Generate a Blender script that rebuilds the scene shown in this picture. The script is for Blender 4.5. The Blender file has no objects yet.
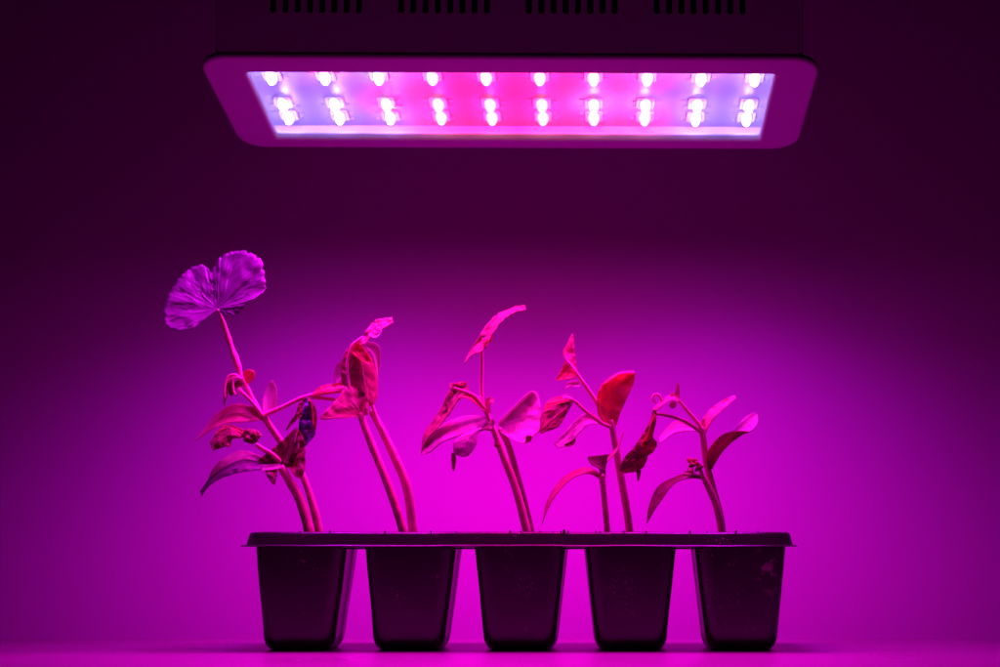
import bpy, bmesh, math, random
from mathutils import Vector, Matrix, noise
R = math.radians
random.seed(7)
sc = bpy.context.scene
C = sc.collection

# ------------------------------------------------------------------ camera
F, CX, CY = 1300.0, 600.0, 333.5          # focal length and principal point, photo pixels
PITCH = R(9.07)
ZC = 0.0536                               # lens height above the table
cd = bpy.data.cameras.new('camera'); cam = bpy.data.objects.new('camera', cd); C.objects.link(cam)
cd.sensor_width = 36; cd.lens = 36 * F / 1000; cd.shift_x = -0.1
cd.clip_start = 0.01; cd.clip_end = 50
cam.location = (0, 0, ZC); cam.rotation_euler = (R(90) + PITCH, 0, 0)
cd.dof.use_dof = True; cd.dof.focus_distance = 0.665; cd.dof.aperture_fstop = 5.0
sc.camera = cam

# ------------------------------------------------------------------ world and exposure
w = bpy.data.worlds.new('World'); sc.world = w; w.use_nodes = True
bg = w.node_tree.nodes['Background']
bg.inputs[0].default_value = (1.0, 0.25, 1.0, 1); bg.inputs[1].default_value = 0.0015
sc.view_settings.view_transform = 'Standard'; sc.view_settings.look = 'None'
sc.view_settings.exposure = 0; sc.view_settings.gamma = 1
sc.cycles.use_denoising = True
sc.cycles.max_bounces = 10; sc.cycles.transparent_max_bounces = 12
sc.cycles.sample_clamp_indirect = 4

# lamp output
SPOT_W, SPOT_ANGLE, SPOT_BLEND = {'R': .27, 'B': .265}, {'R': 134, 'B': 148}, 1.0
WIDE = .19                                # share that leaves outside the lens beam
HALO_W = {'R': .058, 'B': .050}

# ------------------------------------------------------------------ helpers
FWD = Vector((0, math.cos(PITCH), math.sin(PITCH))); UP = Vector((0, -math.sin(PITCH), math.cos(PITCH)))
CAM = Vector((0, 0, ZC))
def ray(px, py):
    return FWD + Vector((1, 0, 0)) * ((px - CX) / F) - UP * ((py - CY) / F)
def W(px, py, Y):
    """world point at depth Y (metres in front of the lens) for a measured position"""
    d = ray(px, py); return CAM + d * (Y / d.y)
def hit(px, py, o, n):
    d = ray(px, py); return CAM + d * ((o - CAM).dot(n) / d.dot(n))

def link(name, me, mat=None, parent=None):
    o = bpy.data.objects.new(name, me); C.objects.link(o)
    if mat: me.materials.clear(); me.materials.append(mat)
    if parent: o.parent = parent; o.matrix_parent_inverse = Matrix.Identity(4)
    return o
def mesh_of(bm, smooth=True):
    me = bpy.data.meshes.new('m'); bm.normal_update(); bm.to_mesh(me); bm.free()
    if smooth:
        for p in me.polygons: p.use_smooth = True
    return me
def empty(name, loc, label, cat, group=None, rot=(0, 0, 0)):
    o = bpy.data.objects.new(name, None); C.objects.link(o); o.location = loc; o.rotation_euler = rot
    o.empty_display_size = 0.02
    o['label'] = label; o['category'] = cat
    if group: o['group'] = group
    return o
def box(bm, x0, x1, y0, y1, z0, z1):
    v = [bm.verts.new(p) for p in ((x0,y0,z0),(x1,y0,z0),(x1,y1,z0),(x0,y1,z0),(x0,y0,z1),(x1,y0,z1),(x1,y1,z1),(x0,y1,z1))]
    for f in ((3,2,1,0),(4,5,6,7),(0,1,5,4),(1,2,6,5),(2,3,7,6),(3,0,4,7)): bm.faces.new([v[i] for i in f])
def rrect(hx, hy, r, n=6, cx=0, cy=0):
    pts = []
    for k, (sx, sy) in enumerate(((1, 1), (-1, 1), (-1, -1), (1, -1))):
        for i in range(n + 1):
            a = math.pi / 2 * (k + i / n)
            pts.append((cx + sx * (hx - r) + r * math.cos(a), cy + sy * (hy - r) + r * math.sin(a)))
    return pts
def loft(bm, loops, cap0=False, cap1=False):
    rings = [[bm.verts.new(p) for p in lp] for lp in loops]
    n = len(rings[0])
    for a, b in zip(rings, rings[1:]):
        for i in range(n): bm.faces.new((a[i], a[(i + 1) % n], b[(i + 1) % n], b[i]))
    if cap0: bm.faces.new(rings[0][::-1])
    if cap1: bm.faces.new(rings[-1])
    return rings
def plate(loops, extrude, bevel, res=2):
    """flat plate with holes: 2D curve, filled, extruded and bevelled, as a mesh"""
    cu = bpy.data.curves.new('c', 'CURVE'); cu.dimensions = '2D'; cu.fill_mode = 'BOTH'
    cu.extrude = extrude; cu.bevel_depth = bevel; cu.bevel_resolution = res
    for lp in loops:
        s = cu.splines.new('POLY'); s.points.add(len(lp) - 1); s.use_cyclic_u = True
        for p, q in zip(s.points, lp): p.co = (q[0], q[1], 0, 1)
    o = bpy.data.objects.new('c', cu); C.objects.link(o)
    dg = bpy.context.evaluated_depsgraph_get(); dg.update()
    me = bpy.data.meshes.new_from_object(o.evaluated_get(dg))
    bpy.data.objects.remove(o); bpy.data.curves.remove(cu)
    return me

# ------------------------------------------------------------------ materials
def mat(name, col, rough=0.5, spec=0.5, metal=0, **kw):
    m = bpy.data.materials.new(name); m.use_nodes = True
    b = m.node_tree.nodes['Principled BSDF']
    b.inputs['Base Color'].default_value = (*col, 1); b.inputs['Roughness'].default_value = rough
    b.inputs['Specular IOR Level'].default_value = spec; b.inputs['Metallic'].default_value = metal
    for k, v in kw.items(): b.inputs[k.replace('_', ' ')].default_value = v
    return m
def N(m, t, **kw):
    n = m.node_tree.nodes.new(t)
    for k, v in kw.items():
        if k in n.inputs: n.inputs[k].default_value = v
        else: setattr(n, k, v)
    return n
def L(m, a, b): m.node_tree.links.new(a, b)
def noise_bump(m, scale, strength, dist=0.001, detail=4, rough_var=None, col_var=None):
    b = m.node_tree.nodes['Principled BSDF']
    tc = N(m, 'ShaderNodeTexCoord'); nz = N(m, 'ShaderNodeTexNoise', Scale=scale, Detail=detail)
    L(m, tc.outputs['Object'], nz.inputs['Vector'])
    bp = N(m, 'ShaderNodeBump', Strength=strength, Distance=dist)
    L(m, nz.outputs['Fac'], bp.inputs['Height']); L(m, bp.outputs[0], b.inputs['Normal'])
    if rough_var:
        n2 = N(m, 'ShaderNodeTexNoise', Scale=scale * 0.13, Detail=5); L(m, tc.outputs['Object'], n2.inputs['Vector'])
        mr = N(m, 'ShaderNodeMapRange'); mr.inputs[1].default_value = .3; mr.inputs[2].default_value = .7
        mr.inputs[3].default_value, mr.inputs[4].default_value = rough_var
        L(m, n2.outputs['Fac'], mr.inputs[0]); L(m, mr.outputs[0], b.inputs['Roughness'])
    if col_var:
        n3 = N(m, 'ShaderNodeTexNoise', Scale=col_var[0], Detail=5); L(m, tc.outputs['Object'], n3.inputs['Vector'])
        cr = N(m, 'ShaderNodeValToRGB'); cr.color_ramp.elements[0].position = .3; cr.color_ramp.elements[1].position = .7
        cr.color_ramp.elements[0].color = (*col_var[1], 1); cr.color_ramp.elements[1].color = (*col_var[2], 1)
        L(m, n3.outputs['Fac'], cr.inputs[0]); L(m, cr.outputs[0], b.inputs['Base Color'])
    return m

M_wall = noise_bump(mat('wall_paint', (.7, .10, .7), .9, .1), 60, .05, .0005)
M_table = noise_bump(mat('table_laminate', (.1, .06, .1), .35, .65), 90, .12, .0004, rough_var=(.26, .40), col_var=(9, (.29, .12, .26), (.35, .15, .31)))
M_lamp = noise_bump(mat('lamp_enamel', (.66, .5, .66), .4, .4), 700, .06, .0002)
M_lampin = mat('lamp_inside', (.01, .01, .01), .8, .1)
M_reflector = mat('lamp_reflector', (.9, .9, .9), .25, .6)
M_board = noise_bump(mat('led_board', (.34, .34, .34), .35, .5), 300, .1, .0003)
M_ledbase = mat('led_package', (.75, .75, .7), .4)
M_chip = mat('board_component', (.12, .10, .10), .5)

def emis(name, col, s):
    m = bpy.data.materials.new(name); m.use_nodes = True; nt = m.node_tree
    b = nt.nodes['Principled BSDF']; b.inputs['Emission Color'].default_value = (*col, 1)
    b.inputs['Emission Strength'].default_value = s; b.inputs['Base Color'].default_value = (.8, .8, .8, 1); return m
M_red = emis('red_led', (1, .84, .66), 1.15)
M_blue = emis('blue_led', (.80, .88, 1), 1.15)

m = bpy.data.materials.new('lamp_glass'); m.use_nodes = True; nt = m.node_tree
nt.nodes.remove(nt.nodes['Principled BSDF'])
tr = N(m, 'ShaderNodeBsdfTransparent'); gl = N(m, 'ShaderNodeBsdfGlossy', Roughness=.03); 
mx = N(m, 'ShaderNodeMixShader'); mx.inputs[0].default_value = .05; L(m, tr.outputs[0], mx.inputs[1]); L(m, gl.outputs[0], mx.inputs[2])
L(m, mx.outputs[0], nt.nodes['Material Output'].inputs[0]); M_glass = m

def tray_mat(dust):
    m = mat('tray_plastic_dusty' if dust else 'tray_plastic', (.022, .012, .020), .26, .6)
    b = m.node_tree.nodes['Principled BSDF']
    tc = N(m, 'ShaderNodeTexCoord'); vec = tc.outputs['Object'] if dust else N(m, 'ShaderNodeNewGeometry').outputs['Position']
    nz = N(m, 'ShaderNodeTexNoise', Scale=500, Detail=3)
    L(m, vec, nz.inputs['Vector'])
    bp = N(m, 'ShaderNodeBump', Strength=.12, Distance=.0003); L(m, nz.outputs['Fac'], bp.inputs['Height'])
    n2 = N(m, 'ShaderNodeTexNoise', Scale=45, Detail=3); L(m, vec, n2.inputs['Vector'])
    b2 = N(m, 'ShaderNodeBump', Strength=.25, Distance=.0012); L(m, n2.outputs['Fac'], b2.inputs['Height'])
    L(m, bp.outputs[0], b2.inputs['Normal']); L(m, b2.outputs[0], b.inputs['Normal'])
    # fine dust specks, plus a dried splash with a shape of its own on the dusty cell
    sp = N(m, 'ShaderNodeTexNoise', Scale=900, Detail=2); L(m, vec, sp.inputs['Vector'])
    big = N(m, 'ShaderNodeTexNoise', Scale=160 if dust else 60, Detail=4); L(m, vec, big.inputs['Vector'])
    mr = N(m, 'ShaderNodeMapRange'); mr.inputs[1].default_value = .60; mr.inputs[2].default_value = .74
    L(m, sp.outputs['Fac'], mr.inputs[0])
    mb = N(m, 'ShaderNodeMapRange'); mb.inputs[1].default_value = .52 if dust else .56; mb.inputs[2].default_value = .62 if dust else .68
    L(m, big.outputs['Fac'], mb.inputs[0])
    mu = N(m, 'ShaderNodeMath', operation='MULTIPLY'); L(m, mr.outputs[0], mu.inputs[0]); L(m, mb.outputs[0], mu.inputs[1])
    fac = mu.outputs[0]
    if dust:
        # mask: ellipse round the splash (object space of the cell)
        mp = N(m, 'ShaderNodeMapping'); mp.vector_type = 'POINT'
        mp.inputs['Location'].default_value = (-.0125 / .006, 0, -.040 / .012)
        mp.inputs['Scale'].default_value = (1 / .006, 0, 1 / .012)
        L(m, tc.outputs['Object'], mp.inputs['Vector'])
        ln = N(m, 'ShaderNodeVectorMath', operation='LENGTH'); L(m, mp.outputs[0], ln.inputs[0])
        mm = N(m, 'ShaderNodeMapRange'); mm.inputs[1].default_value = .6; mm.inputs[2].default_value = 1.3
        mm.inputs[3].default_value = 1; mm.inputs[4].default_value = 0; L(m, ln.outputs['Value'], mm.inputs[0])
        m3 = N(m, 'ShaderNodeMath', operation='MULTIPLY'); L(m, mb.outputs[0], m3.inputs[0]); L(m, mm.outputs[0], m3.inputs[1])
        m4 = N(m, 'ShaderNodeMath', operation='MAXIMUM'); L(m, m3.outputs[0], m4.inputs[0]); L(m, fac, m4.inputs[1]); fac = m4.outputs[0]
    mc = N(m, 'ShaderNodeMix', data_type='RGBA'); mc.inputs[6].default_value = (.022, .012, .020, 1); mc.inputs[7].default_value = (.25, .18, .18, 1)
    L(m, fac, mc.inputs[0]); L(m, mc.outputs[2], b.inputs['Base Color'])
    return m
M_tray = tray_mat(False); M_trayd = tray_mat(True)
M_soil = noise_bump(mat('potting_soil', (.03, .02, .015), .95, .1), 400, .8, .002)

def leaf_mat(name, c1, c2, trans=.45, blotch=None, rough=.45, vein=.35, radial=0):
    """leaf blade: veined along UV, mottled; diffuse + light coming through the blade"""
    m = mat(name, c1, rough, .5); nt = m.node_tree; b = nt.nodes['Principled BSDF']; b.inputs['Sheen Weight'].default_value = .35; b.inputs['Sheen Roughness'].default_value = .35
    uv = N(m, 'ShaderNodeUVMap'); tc = N(m, 'ShaderNodeTexCoord')
    sx = N(m, 'ShaderNodeSeparateXYZ'); L(m, uv.outputs[0], sx.inputs[0])
    nz = N(m, 'ShaderNodeTexNoise', Scale=170, Detail=5); L(m, tc.outputs['Object'], nz.inputs['Vector'])
    cr = N(m, 'ShaderNodeValToRGB'); cr.color_ramp.elements[0].position = .35; cr.color_ramp.elements[1].position = .65
    cr.color_ramp.elements[0].color = (*c2, 1); cr.color_ramp.elements[1].color = (*c1, 1); L(m, nz.outputs['Fac'], cr.inputs[0])
    # side veins: |u-.5| slanted stripes in v
    au = N(m, 'ShaderNodeMath', operation='SUBTRACT'); au.inputs[1].default_value = .5; L(m, sx.outputs[0], au.inputs[0])
    ab = N(m, 'ShaderNodeMath', operation='ABSOLUTE'); L(m, au.outputs[0], ab.inputs[0])
    mu = N(m, 'ShaderNodeMath', operation='MULTIPLY_ADD'); mu.inputs[1].default_value = -.7; L(m, ab.outputs[0], mu.inputs[0]); L(m, sx.outputs[1], mu.inputs[2])
    m2 = N(m, 'ShaderNodeMath', operation='MULTIPLY'); m2.inputs[1].default_value = radial or 42
    L(m, sx.outputs[0] if radial else mu.outputs[0], m2.inputs[0])
    if radial:                              # veins wander and fork towards the margin
        nw = N(m, 'ShaderNodeTexNoise', Scale=90, Detail=2); L(m, tc.outputs['Object'], nw.inputs['Vector'])
        mw = N(m, 'ShaderNodeMath', operation='MULTIPLY_ADD'); mw.inputs[1].default_value = 7; L(m, nw.outputs['Fac'], mw.inputs[0]); L(m, m2.outputs[0], mw.inputs[2]); m2 = mw
    sn = N(m, 'ShaderNodeMath', operation='SINE'); L(m, m2.outputs[0], sn.inputs[0])
    mr = N(m, 'ShaderNodeMapRange'); mr.inputs[1].default_value = .82 if not radial else .55; mr.inputs[2].default_value = 1; L(m, sn.outputs[0], mr.inputs[0])
    mid = N(m, 'ShaderNodeMapRange'); mid.inputs[1].default_value = .0; mid.inputs[2].default_value = .05
    mid.inputs[3].default_value = 1; mid.inputs[4].default_value = 0; L(m, ab.outputs[0], mid.inputs[0])
    mxv = N(m, 'ShaderNodeMath', operation='MAXIMUM'); L(m, mr.outputs[0], mxv.inputs[0]); L(m, mid.outputs[0], mxv.inputs[1])
    vs = N(m, 'ShaderNodeMath', operation='MULTIPLY'); vs.inputs[1].default_value = vein; L(m, mxv.outputs[0], vs.inputs[0])
    mc = N(m, 'ShaderNodeMix', data_type='RGBA'); mc.inputs[7].default_value = (*[min(.8, c * 1.7 + .03) for c in c1], 1)
    L(m, vs.outputs[0], mc.inputs[0]); L(m, cr.outputs[0], mc.inputs[6])
    col = mc.outputs[2]
    if blotch:
        nb = N(m, 'ShaderNodeTexNoise', Scale=blotch[1], Detail=4); L(m, tc.outputs['Object'], nb.inputs['Vector'])
        mrb = N(m, 'ShaderNodeMapRange'); mrb.inputs[1].default_value = blotch[2]; mrb.inputs[2].default_value = blotch[2] + .08
        L(m, nb.outputs['Fac'], mrb.inputs[0])
        m5 = N(m, 'ShaderNodeMix', data_type='RGBA'); m5.inputs[7].default_value = (*blotch[0], 1)
        L(m, mrb.outputs[0], m5.inputs[0]); L(m, col, m5.inputs[6]); col = m5.outputs[2]
    L(m, col, b.inputs['Base Color'])
    bp = N(m, 'ShaderNodeBump', Strength=.5, Distance=.0006); ad = N(m, 'ShaderNodeMath', operation='ADD')
    L(m, mxv.outputs[0], ad.inputs[0]); L(m, nz.outputs['Fac'], ad.inputs[1]); L(m, ad.outputs[0], bp.inputs['Height'])
    L(m, bp.outputs[0], b.inputs['Normal'])
    t = N(m, 'ShaderNodeBsdfTranslucent'); L(m, col, t.inputs['Color']); L(m, bp.outputs[0], t.inputs['Normal'])
    ms = N(m, 'ShaderNodeMixShader'); ms.inputs[0].default_value = trans
    L(m, b.outputs[0], ms.inputs[1]); L(m, t.outputs[0], ms.inputs[2]); L(m, ms.outputs[0], nt.nodes['Material Output'].inputs[0])
    return m
# yellow-green living blades reflect far more red than blue; pale undersides reflect both
LM = dict(
    pink   = leaf_mat('leaf_fresh', (.88, .5, .4), (.72, .42, .3), .5),
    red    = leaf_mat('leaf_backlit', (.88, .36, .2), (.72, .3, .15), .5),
    mag    = leaf_mat('leaf_pale', (.75, .7, .55), (.6, .6, .42), .4),
    dark   = leaf_mat('leaf_withered', (.52, .2, .15), (.34, .13, .1), .5, ((.12, .05, .06), 120, .62)),
    wine   = leaf_mat('leaf_reddish', (.64, .24, .22), (.5, .19, .16), .45),
    green  = leaf_mat('leaf_green', (.34, .22, .11), (.24, .17, .08), .45),
    purple = leaf_mat('leaf_frosted', (.36, .28, .36), (.2, .18, .24), .45, vein=.6),
    frond  = leaf_mat('leaf_broad', (.38, .26, .38), (.27, .18, .28), .45, vein=.3, radial=46),
    blue   = leaf_mat('leaf_highlit', (.2, .14, .26), (.09, .06, .14), .3, ((.36, .3, .75), 260, .48)),  # bluish blotches paint mottled highlights into the blade colour
    holed  = leaf_mat('leaf_spotted', (.6, .5, .2), (.4, .34, .12), .45, ((.03, .02, .03), 150, .66)),
)
def stem_mat(name, c1, c2):
    m = mat(name, c1, .45, .5); b = m.node_tree.nodes['Principled BSDF']
    b.inputs['Subsurface Weight'].default_value = .25; b.inputs['Subsurface Radius'].default_value = (.003, .001, .001)
    b.inputs['Subsurface Scale'].default_value = 1.0
    b.inputs['Sheen Weight'].default_value = .6; b.inputs['Sheen Roughness'].default_value = .4
    return noise_bump(m, 900, .35, .0004, col_var=(160, c1, c2))
SM = dict(pink=stem_mat('stem_pale', (.92, .45, .45), (.7, .3, .32)), mid=stem_mat('stem_green', (.88, .34, .42), (.66, .25, .3)),
          dark=stem_mat('stem_dark', (.62, .24, .26), (.42, .17, .17)))

# ------------------------------------------------------------------ setting: wall and table
YB = 0.742                                # back edge of the table
bm = bmesh.new(); box(bm, -1.6, 1.5, .815, .835, -.7, 1.6)
o = link('wall', mesh_of(bm, False), M_wall); o['kind'] = 'structure'
bm = bmesh.new(); box(bm, -1.1, 1.0, .45, YB, -.02, 0)
bmesh.ops.bevel(bm, geom=list(bm.edges), offset=.0022, segments=3, affect='EDGES')
o = link('table_top', mesh_of(bm), M_table); o['kind'] = 'structure'

# ------------------------------------------------------------------ grow lamp
TILT = math.atan((830 - CY) / F) - PITCH
D0 = 0.655
KS = D0 / 0.62
near = CAM + ray(509, 60) * D0
u = Vector((0, math.cos(TILT), -math.sin(TILT))); nrm = Vector((0, math.sin(TILT), math.cos(TILT)))
DEPTH, WID = .0846 * KS, .2955 * KS
centre = near + u * (DEPTH / 2)
lamp = empty('grow_lamp', centre, 'lit white LED grow lamp hanging above the seedlings, slotted vents on its front', 'grow lamp', rot=(-TILT, R(.22), 0))
bpy.context.view_layer.update()
LW = lamp.matrix_world.copy(); LI = LW.inverted()
def lamp_hit(px, py, h):
    return LI @ hit(px, py, LW @ Vector((0, 0, h)), (LW.to_3x3() @ Vector((0, 0, 1))))
# window: measured corners
wy0 = lamp_hit(509, 72, 0).y; wy1 = lamp_hit(518, 141, 0).y
wx0 = (lamp_hit(243, 72, 0).x + lamp_hit(275, 141, 0).x) / 2; wx1 = (lamp_hit(777, 75, 0).x + lamp_hit(763, 141, 0).x) / 2
wcx, wcy, whx, why = (wx0 + wx1) / 2, (wy0 + wy1) / 2, (wx1 - wx0) / 2, (wy1 - wy0) / 2
HB = .0100                                # board height above the opening
me = plate([rrect(WID / 2, DEPTH / 2, .013, 8), rrect(whx, why, .0035, 5, wcx, wcy)], .0004, .0018, 3)
o = link('bezel', me, M_lamp, lamp); o.location.z = .002
for p in me.polygons: p.use_smooth = True
me.set_sharp_from_angle(angle=R(35))
# housing: back, sides and a slotted front panel
hx, hy0, hy1, hz = .1405 * KS, -DEPTH / 2 - .0007, DEPTH / 2 - .0035, .085
LEAN = R(19)                              # slotted front leans out towards its top, shaped to catch light from the table
def lean(bm):
    for v in bm.verts:
        if v.co.y < 0: v.co.y -= v.co.z * math.tan(LEAN)
bm = bmesh.new()
box(bm, -hx, -hx + .002, hy0 + .002, hy1, .0042, hz); box(bm, hx - .002, hx, hy0 + .002, hy1, .004, hz)
box(bm, -hx + .002, hx - .002, hy1 - .002, hy1, .004, hz); box(bm, -hx, hx, hy0, hy1, hz, hz + .002)
lean(bm); link('housing', mesh_of(bm, False), M_lamp, lamp)
PD, PN = Vector((0, -math.sin(LEAN), math.cos(LEAN))), Vector((0, -math.cos(LEAN), -math.sin(LEAN)))
def panel_hit(px, py): return LI @ hit(px, py, LW @ Vector((0, hy0, 0)), LW.to_3x3() @ PN)
zs = (panel_hit(509, 13.2) - Vector((0, hy0, 0))).dot(PD)
lz = hz / math.cos(LEAN)
loops = [rrect(hx - .001, (lz - .004) / 2 - .0002, .003, 4, 0, (lz + .004) / 2)]
for g in range(4):
    for k in range(8):
        loops.append(rrect(.0018, .013, .00179, 6, panel_hit(273 + 128 * g + 12.25 * k, 6).x, zs + .013))
me = plate(loops, .0008, .0003, 1)
o = link('vent_panel', me, M_lamp, lamp); o.rotation_euler.x = R(90) + LEAN; o.location.y = hy0 + .0011
bm = bmesh.new(); box(bm, -hx + .004, hx - .004, hy0 + .010, hy0 + .011, .013, hz - .002)  # black sheet behind the slots stands for the dark inside
lean(bm); link('dark_backing', mesh_of(bm, False), M_lampin, lamp)
# reflector walls, board, glass
bm = bmesh.new()
loft(bm, [[(x, y, .003) for x, y in rrect(whx + .0003, why + .0003, .0035, 5, wcx, wcy)],
          [(x, y, HB) for x, y in rrect(whx + .0025, why + .0025, .0045, 5, wcx, wcy)],
          [(x, y, HB) for x, y in rrect(whx + .0035, why + .0035, .0045, 5, wcx, wcy)],
          [(x, y, .0032) for x, y in rrect(whx + .0013, why + .0013, .0035, 5, wcx, wcy)]])
link('reflector', mesh_of(bm), M_reflector, lamp)
rows = [lamp_hit(509, y, HB - .002).y for y in (65, 79, 106, 119)]
cols = [lamp_hit(283 + 0 * k, 110, HB - .002).x for k in range(1)]
xa, xb = lamp_hit(286, 112, HB - .002).x, lamp_hit(748, 112, HB - .002).x
cols = [xa + (xb - xa) * k / 9 for k in range(10)]
bm = bmesh.new()
box(bm, wcx - whx - .0035, wcx + whx + .0035, wcy - why - .0035, wcy + why + .0035, HB + .0003, HB + .002)
rng = random.Random(3)
for cx in cols:                            # small soldered components beside the LEDs
    for ry in rows:
        for s in (-1, 1):
            for q in range(2):
                if rng.random() < .75:
                    x = cx + s * (.0062 + .0012 * rng.random()); y = ry + (q - .5) * .006 + rng.uniform(-.001, .001)
                    box(bm, x - .0010, x + .0010, y - .0003, y + .0003, HB - .0006, HB + .0006)
link('led_board', mesh_of(bm, False), M_board, lamp)
bm = bmesh.new()
loft(bm, [[(x, y, z) for x, y in rrect(whx + .0002, why + .0002, .0035, 5, wcx, wcy)] for z in (.0031, .0041)], True, True)
link('glass_cover', mesh_of(bm, False), M_glass, lamp)
# LEDs
bm = bmesh.new(); loft(bm, [[(x, y, z) for x, y in rrect(s, s, s * .3, 3)] for s, z in ((.0050, 0), (.0050, -.0008), (.0044, -.0012))], True, True)
base_me = mesh_of(bm, False); base_me.materials.append(M_ledbase)
def dome(mt):
    bm = bmesh.new(); lp = []
    for i in range(6):
        a = math.pi / 2 * i / 6; r = .0030 * math.cos(a)
        lp.append([(r * math.cos(t * math.tau / 16), 1.9 * r * math.sin(t * math.tau / 16), -.0012 - .0042 * math.sin(a)) for t in range(16)])
    loft(bm, lp, False, True); me = mesh_of(bm); me.materials.append(mt); return me
dm = {'R': dome(M_red), 'B': dome(M_blue)}
patt = ['BRBRRRRBRB', 'BBBRRRRRBB', 'BBRRRRBBBB', 'BBBRRRRRBB']
SPOT = {'R': (1.0, .0002, .42), 'B': (.64, .0004, .86)}
HALO = {'R': (1.0, .010, .26), 'B': (.24, .15, 1.0)}
for j, ry in enumerate(rows):
    for i, cx in enumerate(cols):
        k = patt[j][i]
        b_ = link('led', base_me, None, lamp); b_.location = (cx, ry, HB + .0002)
        l_ = link('lens', dm[k], None, b_)
        for kind, nm, pos in (('SPOT', 'led_beam', -(HB + .0022)), ('WIDE', 'led_spill', -(HB + .0022)), ('SPILL', 'board_fill', -.0062)):
            ld = bpy.data.lights.new(nm, 'SPOT')
            lo = bpy.data.objects.new(nm, ld); C.objects.link(lo); lo.parent = b_
            lo.location = (0, 0, pos)
            if kind == 'WIDE':
                ld.energy = SPOT_W[k] * WIDE * (.62 + 1.0 * abs(i - 4.5) / 4.5); ld.spot_size = R(178); ld.spot_blend = 1; ld.shadow_soft_size = .012; ld.color = SPOT[k]
            elif kind == 'SPOT':
                ld.energy = SPOT_W[k] * (.62 + 1.0 * abs(i - 4.5) / 4.5); ld.spot_size = R(SPOT_ANGLE[k]); ld.spot_blend = SPOT_BLEND; ld.shadow_soft_size = .010; ld.color = SPOT[k]
            else:
                lo.rotation_euler.x = math.pi; ld.spot_size = R(180); ld.spot_blend = .15; ld.energy = HALO_W[k]; ld.shadow_soft_size = .0015; ld.color = HALO[k]  # helper spots aimed up at the board, added to brighten it round the LEDs

# ------------------------------------------------------------------ seed tray
YF = 0.65                                 # front plane of the tray
g = W(515, 546, YF); zf = g.z             # flange height
top = W(515, 532, YF + .002).z
CW = 111.0 / F * YF                       # cell pitch (m)
ccx = [W(x, 546, YF + .006).x for x in (298.8, 409, 519.6, 630.8, 741.3)]
tray = empty('seedling_tray', (W(520, 546, YF).x, YF + .025, 0), 'black plastic five-cell seed tray standing on the table', 'seed tray')
TI = tray.location.copy()
def loc(p): return Vector(p) - TI
YD = .047                                 # tray depth
xl, xr = W(244.5, 532, YF).x, W(792.5, 532, YF).x
txc, tyc = (xl + xr) / 2, YF + .0035 + YD / 2
hxr, hyr = (xr - xl) / 2, YD / 2
def ringp(hx_, hy_, r, z, n=1): return [loc((x, y, z)) for x, y in rrect(hx_, hy_, r, n, txc, tyc)]
bm = bmesh.new()
# rim skirt: inner lip, top edge, sloped skirt, flange
loft(bm, [ringp(hxr - .0025, hyr - .0025, .006, top - .004), ringp(hxr - .0018, hyr - .0018, .006, top - .0006), ringp(hxr - .0014, hyr - .0014, .0065, top), ringp(hxr - .0006, hyr - .0006, .0065, top - .0002),
          ringp(hxr - .0001, hyr - .0001, .007, top - .0007), ringp(hxr + .0003, hyr + .0003, .007, top - .0015), ringp(hxr + .0012, hyr + .0010, .007, zf + .0012), ringp(hxr + .0016, hyr + .0013, .007, zf + .0005),
          ringp(hxr + .0026, hyr + .0028, .0065, zf + .0005), ringp(hxr + .0032, hyr + .0034, .0065, zf + .0001), ringp(hxr + .0033, hyr + .0035, .0065, zf - .0002), ringp(hxr + .0029, hyr + .0026, .0065, zf - .0004),
          ringp(hxr - .0008, hyr - .0008, .006, zf - .0004), ringp(hxr - .0030, hyr - .0030, .006, zf - .0006)])
for v in bm.verts:                        # hand-worn edges
    q = noise.noise(v.co * 55) ; v.co.z += q * .00035; v.co.y += noise.noise(v.co * 40 + Vector((5, 0, 0))) * .0003
bmesh.ops.subdivide_edges(bm, edges=[e for e in bm.edges if e.calc_length() > .03], cuts=24)
for v in bm.verts: v.co.z += noise.noise(Vector((v.co.x * 60, v.co.y * 60, 3))) * .0003
me = mesh_of(bm); o = link('rim', me, M_tray, tray); me.set_sharp_from_angle(angle=R(40))
for a, b in zip(ccx, ccx[1:]):            # webs joining the cells under the rim
    bm = bmesh.new()
    p = loc(((a + b) / 2, 0, 0)).x
    box(bm, p - .008, p + .008, loc((0, YF + .005, 0)).y, loc((0, YF + YD, 0)).y, zf - .0016, zf - .0007)
    link('web', mesh_of(bm, False), M_tray, tray)
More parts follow.
